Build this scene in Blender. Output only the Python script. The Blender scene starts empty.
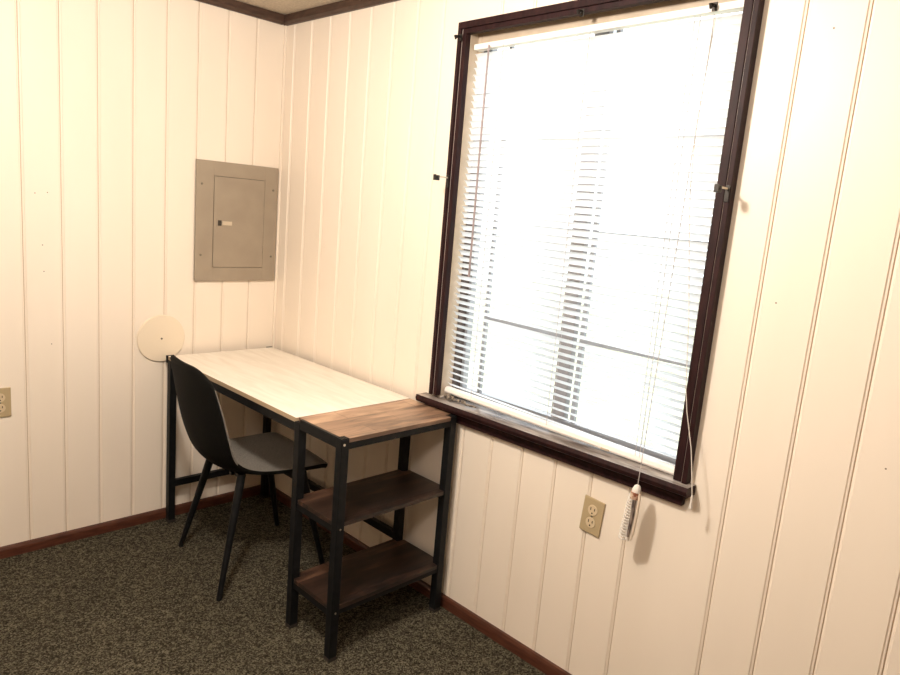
import bpy, bmesh, math, random
from mathutils import Vector, Matrix

random.seed(7)
S = bpy.context.scene
C = S.collection

# ------------------------------------------------------------------ camera
cam_data = bpy.data.cameras.new('camera')
cam = bpy.data.objects.new('camera', cam_data)
C.objects.link(cam)
cam_data.sensor_width = 36.0
cam_data.lens = 36.0 * 696.67 / 900.0
cam_data.clip_start = 0.02
right = Vector((0.7081107, -0.7010813, 0.0840485))
up = Vector((0.0670205, 0.1852277, 0.9804075))
fwd = Vector((0.7029135, 0.6886040, -0.1781485))
m = Matrix.Identity(4)
for i in range(3):
    m[i][0], m[i][1], m[i][2] = right[i], up[i], -fwd[i]
m.translation = Vector((-1.80293, -2.98118, 1.49363))
cam.matrix_world = m
S.camera = cam

# ------------------------------------------------------------------ light and exposure
W = bpy.data.worlds.new('world')
S.world = W
W.use_nodes = True
bg = W.node_tree.nodes['Background']
bg.inputs['Color'].default_value = (0.92, 0.96, 1.0, 1)
bg.inputs['Strength'].default_value = 3.4

lamp_d = bpy.data.lights.new('ceiling_lamp_light', 'POINT')
lamp_d.energy = 97
lamp_d.color = (1.0, 0.92, 0.825)
lamp_d.shadow_soft_size = 0.09
lamp = bpy.data.objects.new('ceiling_lamp_light', lamp_d)
C.objects.link(lamp)
lamp.location = (-1.28, -1.68, 2.12)
fill_d = bpy.data.lights.new('second_lamp_light', 'POINT')      # unseen fill light added behind the viewer to brighten the walls
fill_d.energy = 44
fill_d.color = (1.0, 0.92, 0.825)
fill_d.shadow_soft_size = 0.12
fill = bpy.data.objects.new('second_lamp_light', fill_d)
C.objects.link(fill)
fill.location = (-2.25, -2.75, 2.12)

S.view_settings.view_transform = 'Standard'
S.view_settings.look = 'None'
S.view_settings.gamma = 1.0
S.view_settings.use_curve_mapping = False
S.view_settings.exposure = 0.0

# ------------------------------------------------------------------ materials
def mat(name, col, rough=0.5, metal=0.0, spec=0.5):
    x = bpy.data.materials.new(name)
    x.use_nodes = True
    b = x.node_tree.nodes['Principled BSDF']
    b.inputs['Base Color'].default_value = (*col, 1)
    b.inputs['Roughness'].default_value = rough
    b.inputs['Metallic'].default_value = metal
    b.inputs['Specular IOR Level'].default_value = spec
    return x

def nd(x, kind, **kw):
    n = x.node_tree.nodes.new(kind)
    for k, v in kw.items():
        setattr(n, k, v)
    return n

def lk(x, a, b):
    x.node_tree.links.new(a, b)

def noisy(name, c1, c2, scale=(1, 1, 1), ns=5.0, detail=4, rough=0.5, lo=0.35, hi=0.65, bump=0.0, bscale=None, bdist=0.002, spec=0.5, distort=0.0):
    """two colours mixed by stretched noise in object coordinates, with an optional bump"""
    x = mat(name, c1, rough, 0, spec)
    b = x.node_tree.nodes['Principled BSDF']
    tc = nd(x, 'ShaderNodeTexCoord')
    mp = nd(x, 'ShaderNodeMapping')
    mp.inputs['Scale'].default_value = scale
    lk(x, tc.outputs['Object'], mp.inputs['Vector'])
    n = nd(x, 'ShaderNodeTexNoise')
    n.inputs['Scale'].default_value = ns
    n.inputs['Detail'].default_value = detail
    n.inputs['Distortion'].default_value = distort
    lk(x, mp.outputs['Vector'], n.inputs['Vector'])
    r = nd(x, 'ShaderNodeValToRGB')
    r.color_ramp.elements[0].position = lo
    r.color_ramp.elements[1].position = hi
    r.color_ramp.elements[0].color = (*c1, 1)
    r.color_ramp.elements[1].color = (*c2, 1)
    lk(x, n.outputs['Fac'], r.inputs['Fac'])
    lk(x, r.outputs['Color'], b.inputs['Base Color'])
    if bump:
        n2 = nd(x, 'ShaderNodeTexNoise')
        n2.inputs['Scale'].default_value = bscale or ns
        n2.inputs['Detail'].default_value = 4
        lk(x, mp.outputs['Vector'], n2.inputs['Vector'])
        bp = nd(x, 'ShaderNodeBump')
        bp.inputs['Strength'].default_value = bump
        bp.inputs['Distance'].default_value = bdist
        lk(x, n2.outputs['Fac'], bp.inputs['Height'])
        lk(x, bp.outputs['Normal'], b.inputs['Normal'])
    return x

M = {}
M['wall'] = noisy('cream_painted_panelling', (0.835, 0.738, 0.625), (0.87, 0.772, 0.66), (1, 1, 0.3), 3.0, 4, 0.42, bump=0.25, bscale=60, bdist=0.0012, spec=0.35)
M['farwall'] = noisy('tan_wood_panelling', (0.30, 0.21, 0.14), (0.38, 0.27, 0.18), (1, 1, 0.2), 6, 4, 0.5)  # unseen walls, tone kept dark to soak up bounced light
M['grime'] = mat('grimy_crack_paint', (0.46, 0.335, 0.225), 0.9)
M['hole'] = mat('nail_hole_dark', (0.20, 0.15, 0.10), 0.9)
M['ceiling'] = noisy('textured_tan_ceiling', (0.52, 0.45, 0.36), (0.66, 0.58, 0.47), (1, 1, 1), 90, 5, 0.9, bump=0.7, bscale=110, bdist=0.004)
M['trim'] = noisy('dark_brown_stained_trim', (0.045, 0.016, 0.011), (0.085, 0.033, 0.022), (1, 1, 12), 6, 4, 0.35)
M['base'] = noisy('reddish_brown_baseboard', (0.060, 0.018, 0.010), (0.10, 0.033, 0.018), (2, 2, 14), 8, 4, 0.4)
M['crown'] = noisy('brown_crown_trim', (0.045, 0.024, 0.016), (0.08, 0.042, 0.028), (3, 3, 14), 8, 4, 0.5)
M['frame'] = noisy('mahogany_window_casing', (0.014, 0.0045, 0.005), (0.028, 0.009, 0.009), (8, 8, 1.5), 9, 5, 0.55, spec=0.2)
M['sillwood'] = noisy('worn_mahogany_sill', (0.10, 0.075, 0.065), (0.42, 0.38, 0.35), (9, 2.2, 9), 2.6, 6, 0.25, 0.38, 0.66)  # worn top; its pale patches also paint in the window's reflected glare
M['groove'] = mat('rubbed_casing_groove', (0.42, 0.34, 0.30), 0.3)  # paler strip between the two dark casing bands
M['jamb'] = noisy('beige_jamb_paint', (0.46, 0.37, 0.275), (0.53, 0.43, 0.325), (4, 4, 4), 5, 3, 0.6)
M['sash'] = mat('grey_metal_sash', (0.30, 0.31, 0.33), 0.4, 0.3)
M['darksash'] = noisy('dark_brown_window_stile', (0.045, 0.03, 0.025), (0.09, 0.06, 0.05), (5, 5, 2), 8, 3, 0.5)
M['mull'] = mat('grey_brown_mullion', (0.24, 0.23, 0.235), 0.5)
M['grass'] = noisy('pale_dry_grass', (0.42, 0.42, 0.28), (0.60, 0.57, 0.42), (1, 1, 1), 3, 6, 0.9)
M['cover'] = noisy('taupe_enamel_steel', (0.30, 0.245, 0.185), (0.335, 0.275, 0.205), (1, 1, 1), 9, 4, 0.42, bump=0.1, bscale=220, bdist=0.0006)
M['gap'] = mat('dark_gap', (0.05, 0.04, 0.03), 0.8)
M['latch'] = mat('pale_latch_metal', (0.62, 0.54, 0.42), 0.3, 0.4)
M['screw'] = mat('dull_screw_metal', (0.20, 0.17, 0.13), 0.4, 0.6)
M['beige'] = mat('beige_outlet_plastic', (0.44, 0.34, 0.20), 0.35)
M['ivory'] = mat('ivory_receptacle_plastic', (0.62, 0.50, 0.33), 0.3)
M['slot'] = mat('black_slot', (0.02, 0.014, 0.01), 0.7)
M['disc'] = mat('cream_cover_disc', (0.80, 0.69, 0.54), 0.4)
M['black'] = noisy('black_powder_coat', (0.0045, 0.005, 0.0055), (0.008, 0.0085, 0.0095), (1, 1, 1), 40, 3, 0.45, bump=0.15, bscale=400, bdist=0.0004, spec=0.2)
M['shell'] = noisy('black_fabric_shell', (0.0035, 0.0035, 0.003), (0.007, 0.0065, 0.0055), (1, 1, 1), 260, 3, 0.75, bump=0.3, bscale=500, bdist=0.0006, spec=0.12)
M['uphol'] = noisy('charcoal_woven_upholstery', (0.14, 0.128, 0.114), (0.26, 0.236, 0.207), (1, 1, 1), 300, 3, 0.8, bump=0.4, bscale=500, bdist=0.0006, spec=0.3)
M['cord'] = mat('white_cord', (0.72, 0.67, 0.61), 0.7)
M['thread'] = mat('greyed_thread', (0.46, 0.42, 0.40), 0.7)
M['wand'] = mat('clear_grey_wand', (0.30, 0.24, 0.24), 0.3)
M['rail'] = mat('white_enamel_rail', (0.84, 0.80, 0.76), 0.3)
M['debris'] = noisy('dark_crumbled_scrap', (0.03, 0.022, 0.018), (0.34, 0.28, 0.22), (1, 1, 1), 90, 3, 0.8)
M['iron'] = mat('dark_bronze_iron', (0.035, 0.03, 0.026), 0.45, 0.6)
M['brownstain'] = noisy('grimy_cord_wrap', (0.62, 0.48, 0.36), (0.24, 0.08, 0.04), (1, 1, 1), 60, 3, 0.7, 0.40, 0.56)
M['stain'] = noisy('dark_grimy_strand', (0.07, 0.05, 0.045), (0.30, 0.24, 0.20), (1, 1, 0.4), 90, 3, 0.8)  # dark mottled strip between the winding and the loop

def carpet():
    x = mat('speckled_brown_grey_carpet', (0.06, 0.05, 0.04), 0.95, 0, 0.15)
    b = x.node_tree.nodes['Principled BSDF']
    tc = nd(x, 'ShaderNodeTexCoord')
    v = nd(x, 'ShaderNodeTexVoronoi')
    v.inputs['Scale'].default_value = 230
    lk(x, tc.outputs['Object'], v.inputs['Vector'])
    sp = nd(x, 'ShaderNodeSeparateColor')
    lk(x, v.outputs['Color'], sp.inputs['Color'])
    n = nd(x, 'ShaderNodeTexNoise')
    n.inputs['Scale'].default_value = 45
    n.inputs['Detail'].default_value = 4
    lk(x, tc.outputs['Object'], n.inputs['Vector'])
    av = nd(x, 'ShaderNodeMixRGB', blend_type='MIX')
    av.inputs['Fac'].default_value = 0.5
    lk(x, sp.outputs['Red'], av.inputs['Color1'])
    lk(x, n.outputs['Fac'], av.inputs['Color2'])
    r = nd(x, 'ShaderNodeValToRGB')
    cr = r.color_ramp
    cr.elements[0].position = 0.28
    cr.elements[0].color = (0.014, 0.012, 0.008, 1)
    cr.elements[1].position = 0.76
    cr.elements[1].color = (0.165, 0.145, 0.10, 1)
    e = cr.elements.new(0.50)
    e.color = (0.052, 0.044, 0.029, 1)
    lk(x, av.outputs['Color'], r.inputs['Fac'])
    n3 = nd(x, 'ShaderNodeTexNoise')          # slow wear variation
    n3.inputs['Scale'].default_value = 2.5
    lk(x, tc.outputs['Object'], n3.inputs['Vector'])
    mx = nd(x, 'ShaderNodeMixRGB', blend_type='MULTIPLY')
    mx.inputs['Fac'].default_value = 0.35
    lk(x, r.outputs['Color'], mx.inputs['Color1'])
    lk(x, n3.outputs['Fac'], mx.inputs['Color2'])
    lk(x, mx.outputs['Color'], b.inputs['Base Color'])
    bp = nd(x, 'ShaderNodeBump')
    bp.inputs['Strength'].default_value = 0.5
    bp.inputs['Distance'].default_value = 0.003
    lk(x, v.outputs['Distance'], bp.inputs['Height'])
    lk(x, bp.outputs['Normal'], b.inputs['Normal'])
    return x
M['carpet'] = carpet()

def plank_wood(name, dark, mid, light, board=0.085, rough=0.38):
    """rustic boards running along x: patchy tone, fine grain, each strip with its own tone"""
    x = mat(name, mid, rough)
    b = x.node_tree.nodes['Principled BSDF']
    tc = nd(x, 'ShaderNodeTexCoord')
    mp = nd(x, 'ShaderNodeMapping')
    mp.inputs['Scale'].default_value = (1.6, 9, 9)
    lk(x, tc.outputs['Object'], mp.inputs['Vector'])
    n = nd(x, 'ShaderNodeTexNoise')
    n.inputs['Scale'].default_value = 2.6
    n.inputs['Detail'].default_value = 7
    n.inputs['Roughness'].default_value = 0.62
    n.inputs['Distortion'].default_value = 0.8
    lk(x, mp.outputs['Vector'], n.inputs['Vector'])
    br = nd(x, 'ShaderNodeTexBrick')
    br.inputs['Scale'].default_value = 1.0
    br.inputs['Brick Width'].default_value = 0.31
    br.inputs['Row Height'].default_value = board
    br.inputs['Mortar Size'].default_value = 0.0012
    br.inputs['Color1'].default_value = (0.25, 0.25, 0.25, 1)
    br.inputs['Color2'].default_value = (0.75, 0.75, 0.75, 1)
    br.inputs['Mortar'].default_value = (0.1, 0.1, 0.1, 1)
    lk(x, tc.outputs['Object'], br.inputs['Vector'])
    ad = nd(x, 'ShaderNodeMixRGB', blend_type='MIX')
    ad.inputs['Fac'].default_value = 0.36
    lk(x, n.outputs['Fac'], ad.inputs['Color1'])
    lk(x, br.outputs['Color'], ad.inputs['Color2'])
    r = nd(x, 'ShaderNodeValToRGB')
    cr = r.color_ramp
    cr.elements[0].position = 0.36
    cr.elements[0].color = (*dark, 1)
    cr.elements[1].position = 0.66
    cr.elements[1].color = (*light, 1)
    e = cr.elements.new(0.50)
    e.color = (*mid, 1)
    lk(x, ad.outputs['Color'], r.inputs['Fac'])
    lk(x, r.outputs['Color'], b.inputs['Base Color'])
    return x
M['wood'] = plank_wood('rustic_brown_boards', (0.13, 0.075, 0.048), (0.34, 0.205, 0.13), (0.58, 0.38, 0.245))
M['wooddark'] = plank_wood('dark_rustic_boards', (0.007, 0.0045, 0.004), (0.036, 0.018, 0.012), (0.15, 0.075, 0.045), 0.10)  # same boards, with the lower shelves' shade put into the colour
M['whitewash'] = noisy('whitewashed_board', (0.74, 0.675, 0.585), (0.84, 0.785, 0.70), (11, 1.6, 11), 2.6, 8, 0.4, 0.30, 0.62, distort=0.6)
M['edge'] = mat('whitewashed_board_edge', (0.42, 0.31, 0.20), 0.5)

def slat_mat():
    x = bpy.data.materials.new('white_blind_slat')
    x.use_nodes = True
    nt = x.node_tree
    out = nt.nodes['Material Output']
    b = nt.nodes['Principled BSDF']
    b.inputs['Base Color'].default_value = (0.92, 0.92, 0.92, 1)
    b.inputs['Roughness'].default_value = 0.4
    t = nd(x, 'ShaderNodeBsdfTranslucent')
    t.inputs['Color'].default_value = (0.90, 0.93, 0.96, 1)
    mx = nd(x, 'ShaderNodeMixShader')
    mx.inputs['Fac'].default_value = 0.52
    lk(x, b.outputs['BSDF'], mx.inputs[1])
    lk(x, t.outputs['BSDF'], mx.inputs[2])
    lk(x, mx.outputs['Shader'], out.inputs['Surface'])
    return x
M['slat'] = slat_mat()

def glass_mat():
    x = bpy.data.materials.new('window_glass')
    x.use_nodes = True
    nt = x.node_tree
    nt.nodes.remove(nt.nodes['Principled BSDF'])
    out = nt.nodes['Material Output']
    t = nd(x, 'ShaderNodeBsdfTransparent')
    t.inputs['Color'].default_value = (0.95, 0.97, 0.97, 1)
    g = nd(x, 'ShaderNodeBsdfGlossy')
    g.inputs['Roughness'].default_value = 0.02
    mx = nd(x, 'ShaderNodeMixShader')
    mx.inputs['Fac'].default_value = 0.06
    lk(x, t.outputs['BSDF'], mx.inputs[1])
    lk(x, g.outputs['BSDF'], mx.inputs[2])
    lk(x, mx.outputs['Shader'], out.inputs['Surface'])
    return x
M['glass'] = glass_mat()

# ------------------------------------------------------------------ mesh helpers
class MB:
    def __init__(self):
        self.bm = bmesh.new()

    def box(self, a, b, bevel=0.0, mi=0):
        x0, x1 = sorted((a[0], b[0])); y0, y1 = sorted((a[1], b[1])); z0, z1 = sorted((a[2], b[2]))
        r = bmesh.ops.create_cube(self.bm, size=1.0)
        vs = r['verts']
        for v in vs:
            v.co = Vector(((x0 + x1) / 2 + v.co.x * (x1 - x0), (y0 + y1) / 2 + v.co.y * (y1 - y0), (z0 + z1) / 2 + v.co.z * (z1 - z0)))
        fs = {f for v in vs for f in v.link_faces}
        for f in fs:
            f.material_index = mi
        if bevel:
            es = list({e for v in vs for e in v.link_edges})
            r = bmesh.ops.bevel(self.bm, geom=es, offset=bevel, segments=2, profile=0.6, affect='EDGES')
            for f in r['faces']:
                f.material_index = mi
        return self

    def tube(self, pts, radii, n=10, cap=True, mi=0, flat=1.0):
        pts = [Vector(p) for p in pts]
        if not hasattr(radii, '__len__'):
            radii = [radii] * len(pts)
        rings = []
        prev = None
        for i, p in enumerate(pts):
            d = (pts[min(i + 1, len(pts) - 1)] - pts[max(i - 1, 0)]).normalized()
            if prev is None:
                ref = Vector((1, 0, 0)) if abs(d.x) < 0.9 else Vector((0, 1, 0))
                u = d.cross(ref).normalized()
            else:
                u = (prev - d * prev.dot(d)).normalized()
            prev = u
            w = d.cross(u)
            rings.append([self.bm.verts.new(p + (u * math.cos(t) * radii[i] + w * math.sin(t) * radii[i] * flat)) for t in [2 * math.pi * k / n for k in range(n)]])
        for a, b in zip(rings, rings[1:]):
            for k in range(n):
                f = self.bm.faces.new((a[k], a[(k + 1) % n], b[(k + 1) % n], b[k]))
                f.material_index = mi
        if cap:
            for r_ in (list(reversed(rings[0])), rings[-1]):
                f = self.bm.faces.new(r_)
                f.material_index = mi
        return self

    def disc(self, c, axis, rad, h, n=24, bev=0.0, mi=0, squash=1.0):
        """round plate from c along axis, optional stepped edge"""
        c = Vector(c); ax = Vector(axis).normalized()
        ref = Vector((0, 0, 1)) if abs(ax.z) < 0.9 else Vector((1, 0, 0))
        u = ax.cross(ref).normalized(); w = ax.cross(u)
        prof = [(0.0, rad), (h - bev, rad), (h, rad - bev)] if bev else [(0.0, rad), (h, rad)]
        rings = [[self.bm.verts.new(c + ax * d + (u * math.cos(2 * math.pi * k / n) + w * squash * math.sin(2 * math.pi * k / n)) * r) for k in range(n)] for d, r in prof]
        for a, b in zip(rings, rings[1:]):
            for k in range(n):
                f = self.bm.faces.new((a[k], a[(k + 1) % n], b[(k + 1) % n], b[k])); f.material_index = mi
        for r_ in (rings[0], rings[-1]):
            f = self.bm.faces.new(r_); f.material_index = mi
        return self

    def prism(self, prof, along, a, b, mi=0):
        """prof: list of 2D points in the other two axes (cyclic order x,y,z), extruded along an axis from a to b"""
        def P(p, t):
            return {'x': (t, p[0], p[1]), 'y': (p[0], t, p[1]), 'z': (p[0], p[1], t)}[along]
        A = [self.bm.verts.new(P(p, a)) for p in prof]
        B = [self.bm.verts.new(P(p, b)) for p in prof]
        n = len(prof)
        for k in range(n):
            f = self.bm.faces.new((A[k], A[(k + 1) % n], B[(k + 1) % n], B[k])); f.material_index = mi
        for r_ in (A, B):
            f = self.bm.faces.new(r_); f.material_index = mi
        return self

    def build(self, name, mats, parent=None, smooth=False, origin=None):
        bmesh.ops.recalc_face_normals(self.bm, faces=self.bm.faces)
        me = bpy.data.meshes.new(name)
        if origin is not None:
            bmesh.ops.translate(self.bm, verts=self.bm.verts, vec=-Vector(origin))
        self.bm.to_mesh(me); self.bm.free()
        for x in (mats if isinstance(mats, (list, tuple)) else [mats]):
            me.materials.append(x)
        if smooth:
            for p in me.polygons:
                p.use_smooth = True
            me.set_sharp_from_angle(angle=math.radians(40))
        o = bpy.data.objects.new(name, me)
        C.objects.link(o)
        if parent:
            o.parent = parent
            inv = world_loc(parent)
            o.location = (Vector(origin) if origin is not None else Vector((0, 0, 0))) - inv
        elif origin is not None:
            o.location = origin
        return o

def world_loc(o):
    v = Vector((0, 0, 0))
    while o:
        v += o.location
        o = o.parent
    return v

def tag(o, label=None, cat=None, group=None, kind=None):
    if label: o['label'] = label
    if cat: o['category'] = cat
    if group: o['group'] = group
    if kind: o['kind'] = kind
    return o

def thing(name, loc, label=None, cat=None, group=None, kind=None):
    o = bpy.data.objects.new(name, None)
    o.empty_display_size = 0.05
    o.location = loc
    C.objects.link(o)
    return tag(o, label, cat, group, kind)

def copy_tree(o, parent=None):
    c = o.copy()
    C.objects.link(c)
    if parent:
        c.parent = parent
    for ch in list(o.children):
        copy_tree(ch, c)
    return c

# ------------------------------------------------------------------ the room
ZC = 2.30
X0, Y0 = -3.3, -4.2           # far sides of the room, behind the camera
fl = MB().box((X0 - 0.1, Y0 - 0.1, -0.1), (0.18, 0.12, 0)).build('floor', M['carpet'])
tag(fl, 'dark speckled brown grey carpet floor', 'floor', kind='structure')
ce = MB().box((X0 - 0.1, Y0 - 0.1, ZC), (0.18, 0.12, ZC + 0.1)).build('ceiling', M['ceiling'])
tag(ce, 'tan textured ceiling above the corner', 'ceiling', kind='structure')

def panel_profile(lo, hi, grooves):
    """(s, depth) samples across a wall: flat boards and V grooves with a thin crack"""
    pts = [(lo, 0.0)]
    for g in sorted(grooves):
        if g - 0.009 <= lo or g + 0.009 >= hi:
            continue
        pts += [(g - 0.0085, 0.0), (g - 0.0060, 0.0035), (g - 0.0016, 0.0042), (g - 0.0013, 0.007), (g + 0.0013, 0.007),
                (g + 0.0016, 0.0042), (g + 0.0060, 0.0035), (g + 0.0085, 0.0)]
    pts.append((hi, 0.0))
    return pts

def panel_wall(name, P, segs, grooves, label, thick=0.10, holes=()):
    """P(s, depth, z) -> point; segs = [(lo, hi, z0, z1)]"""
    mb = MB(); bm = mb.bm
    for lo, hi, z0, z1 in segs:
        pr = panel_profile(lo, hi, grooves)
        A = [bm.verts.new(P(s, d, z0)) for s, d in pr]
        B = [bm.verts.new(P(s, d, z1)) for s, d in pr]
        for k in range(len(pr) - 1):
            f = bm.faces.new((A[k], A[k + 1], B[k + 1], B[k]))
            if pr[k][1] > 0.006 and pr[k + 1][1] > 0.006: f.material_index = 2       # browner colour on the crack floor
        c = [bm.verts.new(P(s, thick, z)) for s, z in ((lo, z0), (hi, z0), (hi, z1), (lo, z1))]
        bm.faces.new(c)
        bm.faces.new((A[0], B[0], c[3], c[0])); bm.faces.new((A[-1], B[-1], c[2], c[1]))
        bm.faces.new(A + [c[1], c[0]]); bm.faces.new(B + [c[2], c[3]])
    for s, z in holes:                                  # small nail holes in the boards
        ring = [bm.verts.new(P(s + 0.0022 * math.cos(k * math.pi / 4), -0.0006, z + 0.0022 * math.sin(k * math.pi / 4))) for k in range(8)]
        f = bm.faces.new(ring); f.material_index = 1
    o = mb.build(name, [M['wall'], M['hole'], M['grime']])
    return tag(o, label, 'wall', kind='structure')

gl = [-0.143 - 0.1335 * k for k in range(24)]
panel_wall('wall_left', lambda s, d, z: (s, d, z), [(X0, 0.0, 0, ZC)], gl, 'cream painted panelled wall behind the desk end',
           holes=[(-1.035, 1.429), (-0.993, 1.434), (-1.013, 1.236), (-1.010, 1.135), (-0.988, 0.849)])
OY0, OY1, OZ0, OZ1 = -2.154, -1.190, 0.780, 2.130        # window opening
gr = [-0.078 - 0.1387 * k for k in range(30)]
panel_wall('wall_right', lambda s, d, z: (d, s, z),
           [(Y0, OY0, 0, ZC), (OY0, OY1, 0, OZ0), (OY0, OY1, OZ1, ZC), (OY1, 0.0, 0, ZC)], gr, 'cream painted panelled wall holding the window', thick=0.125,
           holes=[(-2.339, 1.337), (-2.639, 1.0), (-2.364, 1.981)])
w = MB().box((X0, Y0 - 0.1, 0), (0.10, Y0, ZC)).build('wall_back', M['farwall']); tag(w, 'tan panelled wall behind the viewer', 'wall', kind='structure')
w = MB().box((X0 - 0.1, Y0 - 0.1, 0), (X0, 0.10, ZC)).build('wall_front', M['farwall']); tag(w, 'tan panelled wall facing the window', 'wall', kind='structure')

bb = [(0, 0), (-0.013, 0), (-0.013, 0.034), (-0.009, 0.044), (0, 0.046)]
o = MB().prism([(p[0], p[1]) for p in bb], 'y', Y0, -0.002).build('baseboard_right', M['base']); tag(o, 'reddish brown baseboard under the window', 'baseboard', kind='structure')
o = MB().prism([(p[0], p[1]) for p in bb], 'x', X0, -0.014).build('baseboard_left', M['base']); tag(o, 'reddish brown baseboard along the wall with the breaker panel', 'baseboard', kind='structure')
cb = [(0, ZC - 0.042), (-0.012, ZC - 0.042), (-0.022, ZC - 0.030), (-0.022, ZC - 0.001), (0, ZC - 0.001)]
o = MB().prism(cb, 'y', Y0, -0.001).build('trim_1', M['crown']); tag(o, 'dark brown ceiling trim above the window wall', 'trim', kind='structure')
o = MB().prism(cb, 'x', X0, -0.023).build('trim_2', M['crown']); tag(o, 'dark brown ceiling trim above the breaker panel wall', 'trim', kind='structure')
o = MB().box((-0.010, -0.010, 0.046), (-0.0005, -0.0005, ZC - 0.042)).build('trim_3', M['wall']); tag(o, 'cream corner strip where the two walls meet', 'trim', kind='structure')

# ------------------------------------------------------------------ window
win = thing('window_1', (0, -1.67, 0.78), 'window in dark mahogany casing', 'window', kind='structure')
def shear(mb, ya, yb, da, db):
    """old house: tip a part out of level, raised by da at y = ya and by db at y = yb"""
    for v in mb.bm.verts:
        t = (v.co.y - ya) / (yb - ya)
        v.co.z += da + (db - da) * t
    return mb
def casing_side(name, ya, yb, lift=0.0):
    """vertical casing: two dark bands with a rubbed groove between, ya = outer edge"""
    s = 1 if yb > ya else -1
    mb = MB()
    mb.box((-0.030, ya, 0.812), (0.0, ya + s * 0.014, 2.110 + lift), 0.002)
    mb.box((-0.020, ya + s * 0.014, 0.812), (0.0, ya + s * 0.019, 2.108 + lift), mi=1)
    mb.box((-0.024, ya + s * 0.019, 0.812), (0.0, yb, 2.0935 + lift), 0.002)
    return mb.build(name, [M['frame'], M['groove']], win)
casing_side('casing', -1.156, -1.192)
casing_side('casing', -2.194, -2.152, 0.009)
mb = MB()
mb.box((-0.030, -2.194, 2.108), (0.0, -1.156, 2.130), 0.002)
mb.box((-0.024, -2.1745, 2.092), (0.0, -1.1755, 2.108), 0.002)
shear(mb, -1.156, -2.194, 0.0, 0.010)
mb.build('casing', [M['frame']], win)
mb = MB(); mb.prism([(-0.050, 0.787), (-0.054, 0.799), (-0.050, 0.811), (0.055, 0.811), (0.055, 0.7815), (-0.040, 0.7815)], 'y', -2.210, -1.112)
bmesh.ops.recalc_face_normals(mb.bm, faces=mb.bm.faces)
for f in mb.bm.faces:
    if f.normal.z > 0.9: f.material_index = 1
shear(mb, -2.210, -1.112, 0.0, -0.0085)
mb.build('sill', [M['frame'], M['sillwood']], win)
mb = MB(); mb.box((-0.020, -2.186, 0.744), (0.0, -1.150, 0.7805), 0.002); mb.box((-0.030, -2.194, 0.765), (0.0, -1.140, 0.7805), 0.002)
shear(mb, -2.210, -1.112, 0.0, -0.0085)
mb.build('apron', M['frame'], win)
mb = MB()
mb.box((0.0, OY1, OZ0 + 0.03), (0.055, OY1 - 0.003, OZ1 - 0.003)); mb.box((0.0, OY0, OZ0 + 0.03), (0.055, OY0 + 0.003, OZ1 - 0.003))
mb.box((0.0, OY0, OZ1), (0.055, OY1, OZ1 - 0.003)); mb.box((0.040, OY0 + 0.0035, 2.062), (0.052, OY1 - 0.0035, OZ1 - 0.0035))
mb.box((0.038, -1.2095, 2.0), (0.052, OY1 - 0.0035, OZ1 - 0.0035))
mb.build('jamb', M['jamb'], win)
mb = MB()                                             # outer part of the jamb, dark wood
mb.box((0.056, OY1 - 0.0005, OZ0 + 0.002), (0.1205, OY1 - 0.010, OZ1 - 0.0005)); mb.box((0.056, OY0 + 0.0005, OZ0 + 0.002), (0.1205, OY0 + 0.006, OZ1 - 0.0005))
mb.box((0.056, OY0 + 0.0065, OZ1 - 0.012), (0.1205, OY1 - 0.0105, OZ1 - 0.0005)); mb.box((0.056, OY0 + 0.0065, OZ0 + 0.002), (0.1205, OY1 - 0.0105, 0.806))
mb.build('outer_jamb', M['darksash'], win)
SY0, SY1 = OY0 + 0.0065, OY1 - 0.0105
mb = MB(); mb.box((0.092, SY1, 0.8065), (0.120, SY1 - 0.012, 2.1175)); mb.box((0.092, SY0, 0.8065), (0.120, SY0 + 0.028, 2.1175))
mb.build('stile', M['sash'], win)
mb = MB(); mb.box((0.094, SY0 + 0.0285, 2.085), (0.118, SY1 - 0.0125, 2.1175)); mb.box((0.094, SY0 + 0.0285, 0.8065), (0.118, SY1 - 0.0125, 0.834))
mb.build('sash_rail', M['sash'], win)
MB().box((0.094, -1.688, 0.8345), (0.120, -1.634, 2.0845), 0.002).build('mullion', M['mull'], win)
mb = MB(); mb.box((0.098, -1.726, 0.8345), (0.112, -1.710, 2.0845)); mb.box((0.098, -1.298, 0.8345), (0.112, -1.286, 2.0845))
mb.build('sash_stile', M['sash'], win)
for z, h in ((1.763, 0.016), (1.4615, 0.016), (1.116, 0.017)):
    mb = MB(); mb.box((0.096, SY0 + 0.0285, z - h / 2), (0.1135, -1.7265, z + h / 2)); mb.box((0.096, -1.6335, z - h / 2), (0.1135, -1.2985, z + h / 2))
    mb.build('muntin', M['sash'], win)
for ya, yb in ((-1.2130, -1.6335), (-1.6885, -2.1150)):
    MB().box((0.1145, ya, 0.8345), (0.1175, yb, 2.0845)).build('pane', M['glass'], win)

o = MB().box((0.5, -14, -0.75), (22, 12, -0.65)).build('ground', M['grass']); tag(o, 'pale dry grass outside the window', 'ground', kind='structure')

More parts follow.
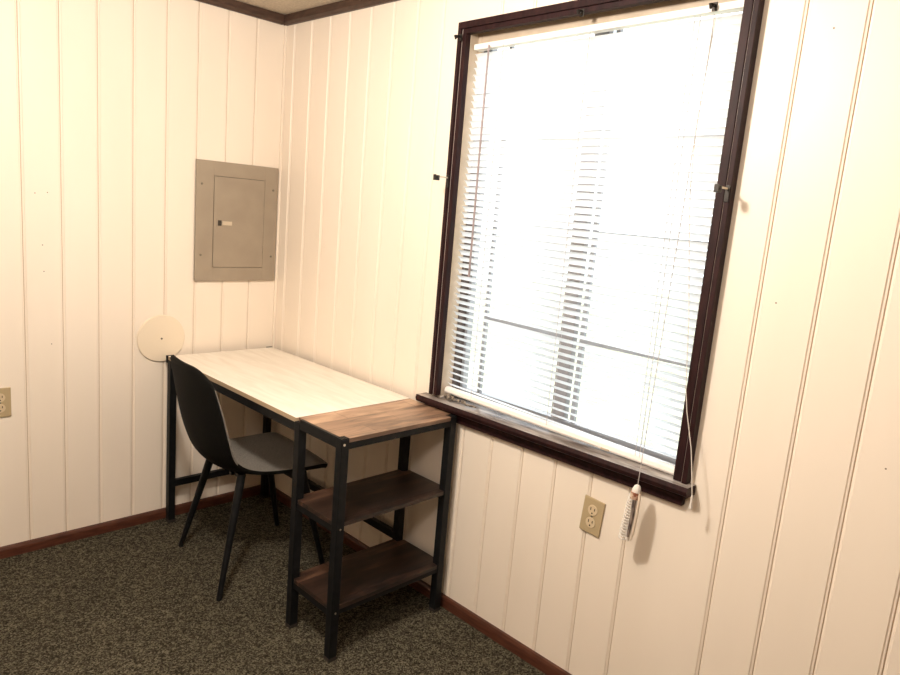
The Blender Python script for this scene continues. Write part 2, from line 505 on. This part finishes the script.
# ------------------------------------------------------------------ blind
bl = thing('window_blind', (0.022, -1.67, 0.83), 'white slatted blind hanging in the dark window frame', 'window blind')
BY0, BY1 = -2.138, -1.203
mb = MB(); mb.box((0.008, BY0, 2.052), (0.036, BY1, 2.071), 0.002); shear(mb, BY1, BY0, -0.009, 0.007); mb.build('headrail', M['rail'], bl)
mb = MB(); bm = mb.bm
N = 53; zt, zb = 2.030, 0.868
tilt = math.radians(48); hw = 0.0125
def zoff(y, q):
    """the blind hangs a little lower on the side of the cords"""
    t = (y - BY1) / (BY0 - BY1)
    return (1 - q) * (-0.009 + 0.016 * t) + q * (-0.011 - 0.022 * t)
for i in range(N):
    z = zt + (zb - zt) * i / (N - 1)
    a = tilt - math.radians(13) * max(0, (i / (N - 1) - 0.35) / 0.65) + random.uniform(-0.03, 0.03)
    sag = random.uniform(-0.0012, 0.0012)
    secs = []
    for j in range(5):
        y = BY0 + 0.002 + (BY1 - BY0 - 0.004) * j / 4
        row = []
        for k in range(5):
            t = (k / 4 - 0.5) * 2
            u = t * hw; crown = 0.0020 * (1 - t * t)
            dx = u * math.cos(a) + crown * math.sin(a)
            dz = -u * math.sin(a) + crown * math.cos(a)
            row.append(bm.verts.new((0.022 + dx, y, z + dz + sag * math.sin(j * 1.3) + zoff(y, i / (N - 1)))))
        secs.append(row)
    for A, B in zip(secs, secs[1:]):
        for k in range(4):
            f = bm.faces.new((A[k], B[k], B[k + 1], A[k + 1]))
for f in bm.faces: f.smooth = True
mb.build('slats', M['slat'], bl, smooth=True)
mb = MB(); mb.prism([(0.009, 0.836), (0.006, 0.842), (0.009, 0.853), (0.016, 0.857), (0.028, 0.857), (0.035, 0.853), (0.037, 0.842), (0.034, 0.836)], 'y', BY0, BY1); shear(mb, BY1, BY0, -0.011, -0.0245)
mb.build('bottom_rail', M['rail'], bl)
mb = MB(); mb.box((0.004, -1.925, 0.8155), (0.012, -1.895, 0.8215), 0.001); mb.build('rail_clip', M['jamb'], bl)
MB().tube([(-0.004, -1.284, 2.050), (-0.006, -1.286, 1.9), (-0.016, -1.298, 1.30), (-0.017, -1.299, 1.272)], [0.0032, 0.0036, 0.0036, 0.0046], 8).build('tilt_wand', M['wand'], bl, True)
for y in (-1.338, -1.680, -2.010):
    mb = MB()
    mb.tube([(0.0075, y, 2.052), (0.0075, y - 0.002, 0.83)], 0.0008, 5); mb.tube([(0.0365, y, 2.052), (0.0365, y - 0.002, 0.83)], 0.0008, 5)
    if y == -2.010:
        mb.tube([(0.0070, y - 0.016, 2.052), (0.0070, y - 0.016, 0.83)], 0.0008, 5)
    mb.build('ladder_cord', M['thread'], bl)
MB().tube([(0.004, -2.066, 2.050), (-0.012, -2.072, 1.9), (-0.040, -2.072, 1.35), (-0.064, -2.071, 0.774)], 0.0012, 6).build('lift_cord', M['thread'], bl)
lc = MB().tube([(0.004, -2.070, 2.050), (-0.010, -2.066, 1.763), (-0.012, -2.076, 1.597), (-0.020, -2.103, 1.429), (-0.035, -2.136, 1.261), (-0.042, -2.159, 1.079),
                (-0.042, -2.172, 1.015), (-0.050, -2.202, 0.924), (-0.056, -2.213, 0.883), (-0.064, -2.231, 0.800)], 0.0013, 6).build('lift_cord', M['cord'], bl)
MB().tube([(-0.064, -2.231, 0.803), (-0.064, -2.231, 0.795), (-0.064, -2.231, 0.780), (-0.064, -2.231, 0.766)], [0.002, 0.0035, 0.003, 0.0055], 8).build('tassel', M['cord'], lc, True)
# wound hank of surplus cord
cbx, cby, HZ = -0.066, -2.068, -0.012
cbn = MB()
cbn.tube([(cbx, cby - 0.004, 0.786 + HZ), (cbx, cby - 0.004, 0.776 + HZ), (cbx, cby - 0.002, 0.70 + HZ), (cbx, cby + 0.006, 0.618 + HZ)], [0.004, 0.0085, 0.0085, 0.006], 10)
hank = cbn.build('cord_hank', M['cord'], bl, True)
tag(hank, 'grimy white hank of wound cord with a brown stain')
mb = MB()
for k in range(16):
    z = 0.752 + HZ - k * 0.0088
    yc = cby + 0.008 + 0.014 * (k / 15)
    rr = random.uniform(0.0085, 0.0105)
    mb.tube([(cbx + 0.009 * math.cos(t), yc + rr * math.sin(t), z + 0.003 * math.sin(t + 0.6)) for t in [2 * math.pi * q / 10 for q in range(11)]], 0.0026, 6, cap=True)
mb.build('winding', M['cord'], hank, True)
mb = MB(); mb.tube([(cbx - 0.002, cby - 0.008, 0.778 + HZ), (cbx - 0.003, cby - 0.0155, 0.760 + HZ), (cbx - 0.003, cby - 0.0150, 0.70 + HZ), (cbx - 0.003, cby - 0.010, 0.640 + HZ), (cbx - 0.003, cby - 0.007, 0.622 + HZ)], [0.0035, 0.0045, 0.0045, 0.004, 0.002], 8)
mb.build('cord_loop', mat('off_white_loop', (0.70, 0.58, 0.46), 0.7), hank, True)
mb = MB(); mb.tube([(cbx - 0.0085, cby - 0.005, 0.758 + HZ), (cbx - 0.0085, cby - 0.004, 0.70 + HZ), (cbx - 0.0085, cby + 0.001, 0.632 + HZ)], [0.0055, 0.006, 0.004], 8)
mb.build('dark_strand', M['stain'], hank, True)
mb = MB(); mb.tube([(cbx - 0.001, cby - 0.002, 0.768 + HZ), (cbx - 0.001, cby - 0.001, 0.748 + HZ)], [0.0135, 0.0145], 12); mb.build('wrap', M['brownstain'], hank, True)
mb = MB(); mb.tube([(cbx, cby - 0.004, 0.789 + HZ), (cbx, cby - 0.004, 0.785 + HZ), (cbx, cby - 0.003, 0.776 + HZ), (cbx, cby - 0.002, 0.766 + HZ)], [0.004, 0.009, 0.0125, 0.0130], 12); mb.build('cap', M['cord'], hank, True)

# crumbled scraps on the sill beside the bottom rail
mb = MB()
for k in range(11):
    y = -1.215 - 0.15 * (k / 10) + random.uniform(-0.01, 0.01)
    x = -0.006 + random.uniform(-0.010, 0.004) 
    h = random.uniform(0.004, 0.012) * (1.3 - k / 11)
    r = bmesh.ops.create_icosphere(mb.bm, subdivisions=2, radius=1.0)
    sx, sy = random.uniform(0.004, 0.009), random.uniform(0.007, 0.016)
    for v in r['verts']:
        q = 1 + random.uniform(-0.25, 0.25)
        v.co = Vector((x + v.co.x * sx * q, y + v.co.y * sy * q, 0.8108 + max(0, (v.co.z + 0.4) * h * q)))
mb.build('scrap', M['debris'], None, origin=(0, -1.28, 0.811))
tag(bpy.data.objects['scrap'], 'dark crumbled scraps lying on the window sill under the blind', 'scrap')

# ------------------------------------------------------------------ curtain rod brackets
def big_bracket(y, z, label):
    b = thing('curtain_rod_bracket', (-0.031, y, z), label, 'curtain bracket', 'curtain rod brackets on the window casing')
    mb = MB(); mb.box((-0.0335, y - 0.006, z - 0.030), (-0.0302, y + 0.006, z + 0.012), 0.001); mb.disc((-0.0335, y, z - 0.022), (-1, 0, 0), 0.003, 0.001, 10)
    mb.build('mounting_plate', M['iron'], b)
    MB().box((-0.076, y - 0.0025, z + 0.001), (-0.0335, y + 0.0025, z + 0.006), 0.0008).build('arm', M['latch'], b)
    mb = MB(); mb.box((-0.086, y - 0.006, z - 0.010), (-0.076, y + 0.006, z + 0.008), 0.002); mb.box((-0.094, y - 0.006, z - 0.010), (-0.086, y + 0.006, z - 0.004), 0.001)
    mb.box((-0.097, y - 0.006, z - 0.010), (-0.093, y + 0.006, z + 0.010), 0.001)
    mb.build('hook', M['iron'], b)
    return b
big_bracket(-1.167, 1.605, 'dark curtain rod bracket halfway up the casing side nearer the desk')
big_bracket(-2.186, 1.605, 'dark curtain rod bracket halfway up the casing side over the looped cord')
def small_hook(x, y, z, label):
    b = thing('curtain_hook', (x, y, z), label, 'curtain hook', 'small hooks along the top of the window')
    MB().box((x - 0.003, y - 0.007, z - 0.010), (x, y + 0.007, z + 0.012), 0.001).build('mounting_plate', M['iron'], b)
    mb = MB(); mb.tube([(x - 0.003, y, z + 0.004), (x - 0.016, y, z + 0.002), (x - 0.022, y, z - 0.006), (x - 0.026, y, z + 0.004)], 0.0045, 8)
    mb.build('hook', M['iron'], b, True)
    return b
small_hook(-0.0305, -1.172, 2.078, 'small dark hook on the top casing corner nearer the room corner')
small_hook(-0.0245, -1.668, 2.096, 'small dark hook at the middle of the top casing')
small_hook(0.0075, -2.062, 2.068, 'small dark hook on the headrail end above the hanging cords')

# ------------------------------------------------------------------ breaker panel
ep = thing('electrical_panel', (-0.218, 0, 1.092), 'taupe grey metal breaker panel mounted on the cream wall', 'electrical panel')
px0, px1, pz0, pz1 = -0.416, -0.018, 1.093, 1.622
dx0, dx1, dz0, dz1 = -0.335, -0.088, 1.156, 1.557
yf = -0.014
mb = MB()
mb.box((px0, yf, pz0), (dx0 - 0.0018, -0.0005, pz1), 0.0015); mb.box((dx1 + 0.0018, yf, pz0), (px1, -0.0005, pz1), 0.0015)
mb.box((dx0 - 0.0018, yf, pz0), (dx1 + 0.0018, -0.0005, dz0 - 0.0018)); mb.box((dx0 - 0.0018, yf, dz1 + 0.0018), (dx1 + 0.0018, -0.0005, pz1))
mb.box((dx0 - 0.0018, -0.004, dz0 - 0.0018), (dx1 + 0.0018, -0.0005, dz1 + 0.0018), mi=1)
mb.build('cover', [M['cover'], M['gap']], ep)
dr = MB().box((dx0, yf - 0.002, dz0), (dx1, -0.005, dz1), 0.0015).build('door', M['cover'], ep)
lt = MB().box((-0.322, yf - 0.004, 1.334), (-0.246, yf - 0.0022, 1.372), 0.0008).build('latch_plate', M['cover'], dr)
MB().box((-0.298, yf - 0.009, 1.345), (-0.250, yf - 0.004, 1.363), 0.0015).build('latch', M['latch'], dr)
MB().box((-0.316, yf - 0.0062, 1.342), (-0.300, yf - 0.004, 1.366), 0.0006).build('latch_recess', M['gap'], dr)
for z in (1.456, 1.241):
    MB().tube([(dx1 + 0.001, yf - 0.003, z - 0.018), (dx1 + 0.001, yf - 0.003, z + 0.018)], 0.0035, 8).build('hinge', M['cover'], dr, True)
for x, z in ((-0.392, 1.520), (-0.042, 1.518), (-0.392, 1.210), (-0.042, 1.208)):
    MB().disc((x, yf, z), (0, -1, 0), 0.005, 0.003, 12, 0.001).build('screw', M['screw'], ep)

# ------------------------------------------------------------------ outlets
def outlet(loc, face, roll, label):
    """duplex wall outlet, built facing -y at the origin, then turned to its wall"""
    b = thing('wall_outlet', (0, 0, 0), label, 'wall outlet')
    mb = MB(); mb.box((-0.037, -0.006, -0.058), (0.037, 0.0, 0.058), 0.003); mb.build('cover_plate', M['beige'], b)
    for zc in (0.0205, -0.0205):
        r = MB().disc((0, -0.006, zc), (0, -1, 0), 0.0172, 0.0022, 24, 0.0006).build('receptacle', M['ivory'], b)
        for x, h in ((-0.0068, 0.0048), (0.0068, 0.0040)):
            MB().box((x - 0.0013, -0.0088, zc + 0.004 - h), (x + 0.0013, -0.0080, zc + 0.004 + h)).build('slot', M['slot'], r)
        MB().disc((0, -0.0080, zc - 0.0095), (0, -1, 0), 0.0026, 0.0008, 12).build('ground_hole', M['slot'], r)
    MB().disc((0, -0.006, 0), (0, -1, 0), 0.0035, 0.0012, 12).build('screw', M['screw'], b)
    b.location = loc
    b.rotation_euler = (0, roll, face)
    return b
outlet((-1.1695, -0.0005, 0.634), 0, 0, 'beige wall outlet on the wall with the breaker panel')
outlet((-0.0005, -1.902, 0.600), -math.pi / 2, math.radians(4), 'beige wall outlet below the window sill')

cp = thing('blank_cover_plate', (-0.558, 0, 0.842), 'round cream blank cover plate above the desk leg', 'cover plate')
MB().disc((-0.558, -0.0005, 0.842), (0, -1, 0), 0.104, 0.008, 56, 0.003).build('disc', M['disc'], cp, True)
MB().disc((-0.558, -0.0085, 0.842), (0, -1, 0), 0.0045, 0.002, 12, 0.0006).build('screw', M['screw'], cp)

# ------------------------------------------------------------------ desk with shelf end
XF, XB, YA, YJ, YN = -0.545, -0.030, -0.038, -1.058, -1.320
dk = thing('desk', (-0.287, -0.68, 0), 'long black framed desk with whitewashed top and brown open shelf end', 'desk')
ZT = 0.769
mb = MB(); mb.box((XF + 0.003, YJ + 0.001, ZT - 0.017), (XB, YA, ZT), 0.0012)
for f in mb.bm.faces:
    if abs(f.normal.z) < 0.5: f.material_index = 1
tag(mb.build('tabletop', [M['whitewash'], M['edge']], dk, origin=(-0.28, -0.5, ZT)), 'whitewashed pale wooden top')
L = 0.030
def leg(x, y, ztop):
    o = MB().box((x - L / 2, y - L / 2, 0.012), (x + L / 2, y + L / 2, ztop), 0.0015).build('leg', M['black'], dk)
    MB().box((x - L / 2 - 0.001, y - L / 2 - 0.001, 0.0), (x + L / 2 + 0.001, y + L / 2 + 0.001, 0.012), 0.003).build('foot', M['slot'], o)
    return o
xf, xb = XF + L / 2, XB - L / 2 - 0.006
ya, yj, yn = YA - L / 2 - 0.002, YJ - L / 2 + 0.004, YN + L / 2
leg(xf, ya, ZT - 0.0175); leg(xb, ya, ZT - 0.0175)
leg(xf, yj, ZT - 0.012); leg(xb, yj, ZT - 0.012); leg(xf, yn, ZT - 0.002); leg(xb, yn, ZT - 0.002)
def rail(name, a, b, mi='black'):
    return MB().box(a, b, 0.0012).build(name, M[mi], dk)
for x in (XF + 0.012, XB - 0.012):
    MB().box((x - 0.014, YA - 0.002, ZT - 0.030), (x + 0.014, YA + 0.010, ZT + 0.0015), 0.001).build('corner_cap', M['black'], dk)
h0, h1 = ZT - 0.048, ZT - 0.018
for x in (xf, xb):
    rail('apron_rail', (x - 0.012, yj + L / 2, h0), (x + 0.012, ya - L / 2, h1))
rail('apron_rail', (xf + L / 2, ya - 0.012, h0), (xb - L / 2, ya + 0.012, h1))
rail('stretcher', (xf + L / 2, ya - 0.011, 0.168), (xb - L / 2, ya + 0.011, 0.198))
rail('stretcher', (xb - 0.011, yj + L / 2, 0.190), (xb + 0.011, ya - L / 2, 0.220))
# shelf end: rim, brown top, two shelves
rail('rim_rail', (XF + 0.001, yn + L / 2, ZT - 0.034), (XF + 0.012, yj - L / 2, ZT + 0.0012))
rail('rim_rail', (xb - 0.013, yn + L / 2, ZT - 0.034), (xb + 0.013, yj - L / 2, ZT - 0.0145))
for y in (yj, yn):
    rail('rim_rail', (xf + L / 2, y - 0.013, ZT - 0.036), (xb - L / 2, y + 0.013, ZT - 0.014))
mb = MB()
mb.box((XF + 0.0125, YN + L, ZT - 0.0135), (XB - 0.004, YJ - 0.001, ZT + 0.001), 0.001)
mb.box((XF + L, YN + 0.001, ZT - 0.0135), (XB - 0.004 - L * 0.9, YN + L + 0.001, ZT + 0.0008), 0.001)
tag(mb.build('shelf_top', M['wood'], dk, origin=(-0.55, -1.32, ZT)), 'brown rustic board top')
for x in (xf, xb):
    cpz = MB()
    for k in range(4):
        xx = x - 0.0125 + k * 0.0083
        cpz.box((xx - 0.0028, yn - 0.014, ZT - 0.002), (xx + 0.0028, yn + 0.014, ZT + 0.0015), 0.0006)
    cpz.build('corner_cap', M['black'], dk)
MB().disc((xf - 0.004, yn - L / 2, ZT - 0.018), (0, -1, 0), 0.0042, 0.002, 10, 0.0008).build('bolt', M['latch'], dk)
for zs in (0.487, 0.194):
    mb = MB(); mb.box((XF + 0.005, YN + 0.004, zs - 0.014), (XB - 0.005, YJ - 0.006, zs), 0.001)
    # notch corners are filled by the legs, so the board runs between them
    o = MB()
    o.box((XF + 0.004, YN + L, zs - 0.015), (XB - 0.004, YJ - L, zs), 0.001)
    o.box((XF + L, YN + 0.004, zs - 0.015), (XB - L, YJ - 0.002, zs - 0.0004), 0.001)
    mb.bm.free()
    tag(o.build('shelf', M['wooddark'], dk, origin=(-0.55, -1.32, zs)), 'dark brown rustic board shelf')
    for x in (xf, xb):
        rail('shelf_bracket', (x - 0.010, yn + L / 2, zs - 0.038), (x + 0.010, yj - L / 2, zs - 0.0155))
    if zs < 0.3:
        for y in (yj, yn):
            rail('shelf_bracket', (xf + L / 2, y - 0.010, zs - 0.032), (xb - L / 2, y + 0.010, zs - 0.0155))
    MB().disc((xf, yn - L / 2, zs - 0.02), (0, -1, 0), 0.0035, 0.002, 10, 0.0008).build('bolt', M['screw'], dk)

# ------------------------------------------------------------------ chair
CH = Vector((-0.402, -0.553, 0)); YAW = math.radians(-4.0)
chair = thing('side_chair', CH, 'black shell side chair with grey seat pulled up to the desk', 'chair')
chair.rotation_euler = (0, 0, YAW)
prof = [(-0.300, 0.868), (-0.290, 0.790), (-0.272, 0.690), (-0.247, 0.590), (-0.212, 0.508), (-0.155, 0.460), (-0.075, 0.443), (0.03, 0.441), (0.13, 0.446), (0.195, 0.449), (0.232, 0.442)]
wid = [0.172, 0.192, 0.203, 0.203, 0.192, 0.185, 0.198, 0.215, 0.222, 0.220, 0.216]
curl = [0.022, 0.040, 0.050, 0.052, 0.048, 0.035, 0.020, 0.014, 0.008, 0.003, -0.004]
def cr_(a, t):
    """Catmull-Rom through the list a at t in [0, 1]"""
    n = len(a) - 1
    f = min(max(t, 0), 1) * n
    i = min(int(f), n - 1); u = f - i
    g = lambda k: Vector(a[min(max(k, 0), n)]) if hasattr(a[0], '__len__') else a[min(max(k, 0), n)]
    p0, p1, p2, p3 = g(i - 1), g(i), g(i + 1), g(i + 2)
    return p1 * 1.0 + (p2 - p0) * (0.5 * u) + (p0 * 2 - p1 * 5 + p2 * 4 - p3) * (0.5 * u * u) + (p1 * 3 - p0 - p2 * 3 + p3) * (0.5 * u ** 3)
def surf(u, t):
    """u in [-1,1] across, t in [0,1] from the top of the back to the front of the seat -> point, forward normal"""
    au = abs(u)
    ts = 0.0; te = 0.0
    if au > 0.45:
        q = (au - 0.45) / 0.55
        ts = 0.095 * (1 - math.sqrt(max(0, 1 - q * q)))
        te = 0.070 * (1 - math.sqrt(max(0, 1 - q * q)))
    tt = ts + (1 - ts - te) * t
    p = cr_(prof, tt)
    d = (cr_(prof, min(tt + 0.01, 1)) - cr_(prof, max(tt - 0.01, 0))).normalized()
    nrm = Vector((-d[1], d[0]))
    if nrm.y < 0 and tt > 0.6: nrm = -nrm
    if tt <= 0.6 and nrm.x < 0: nrm = -nrm
    wv = cr_(wid, tt); c = cr_(curl, tt)
    s = p + nrm * (c * au ** 2.2)
    return Vector((s[0], u * wv, s[1])), Vector((nrm.x, 0, nrm.y))
NU, NT = 24, 60
def shell(t0, t1, name, cap0, cap1):
    mb = MB(); bm = mb.bm
    n0, n1 = round(t0 * NT), round(t1 * NT)
    us = [math.sin((k / NU - 0.5) * math.pi) for k in range(NU + 1)]
    I, O = [], []
    for j in range(n0, n1 + 1):
        ri, ro = [], []
        for u in us:
            p, n = surf(u, j / NT)
            q = j / NT
            th = (0.014 + 0.010 * q) * (0.18 + 0.55 * q + (0.82 - 0.55 * q) * math.sqrt(max(0, 1 - abs(u) ** 6)))
            if j in (0, NT): th *= 0.55
            ri.append(bm.verts.new(p)); ro.append(bm.verts.new(p - n * th))
        I.append(ri); O.append(ro)
    for j in range(len(I) - 1):
        for k in range(NU):
            f = bm.faces.new((I[j][k], I[j][k + 1], I[j + 1][k + 1], I[j + 1][k])); f.material_index = 1
            bm.faces.new((O[j][k], O[j + 1][k], O[j + 1][k + 1], O[j][k + 1]))
        for k in (0, NU):
            f = bm.faces.new((I[j][k], I[j + 1][k], O[j + 1][k], O[j][k]))
            if j + n0 < NT * 0.44: f.material_index = 1
    for flag, j in ((cap0, 0), (cap1, -1)):
        if flag:
            for k in range(NU):
                bm.faces.new((I[j][k], I[j][k + 1], O[j][k + 1], O[j][k]))
    bmesh.ops.recalc_face_normals(bm, faces=bm.faces)
    me = bpy.data.meshes.new(name); bm.to_mesh(me); bm.free()
    me.materials.append(M['shell']); me.materials.append(M['uphol'])
    for p in me.polygons: p.use_smooth = True
    me.set_sharp_from_angle(angle=math.radians(50))
    o = bpy.data.objects.new(name, me); C.objects.link(o); o.parent = chair
    return o
tag(shell(0.0, 0.5, 'backrest', True, False), 'black curved backrest')
tag(shell(0.5, 1.0, 'seat', False, True), 'charcoal grey upholstered seat')
def local(mb, name, mt, par, smooth=True):
    o = mb.build(name, mt, None, smooth); o.parent = par
    return o
fr = MB()
fr.box((-0.125, -0.135, 0.420), (-0.098, 0.135, 0.436), 0.003); fr.box((0.110, -0.150, 0.416), (0.140, 0.150, 0.432), 0.003)
fr.box((-0.135, -0.085, 0.418), (0.125, -0.065, 0.431), 0.002); fr.box((-0.135, 0.065, 0.418), (0.125, 0.085, 0.431), 0.002)
local(fr, 'under_frame', M['black'], chair, False)
for (tx, ty), (fx, fy) in (((-0.118, -0.140), (-0.236, -0.236)), ((-0.118, 0.140), (-0.205, 0.237)), ((0.130, 0.150), (0.228, 0.212)), ((0.130, -0.150), (0.217, -0.214))):
    mb = MB(); mb.tube([(tx, ty, 0.438), (tx + (fx - tx) * 0.1, ty + (fy - ty) * 0.1, 0.39), (fx, fy, 0.004), (fx, fy, 0.0)], [0.0165, 0.0165, 0.0105, 0.0095], 14)
    local(mb, 'leg', M['black'], chair)
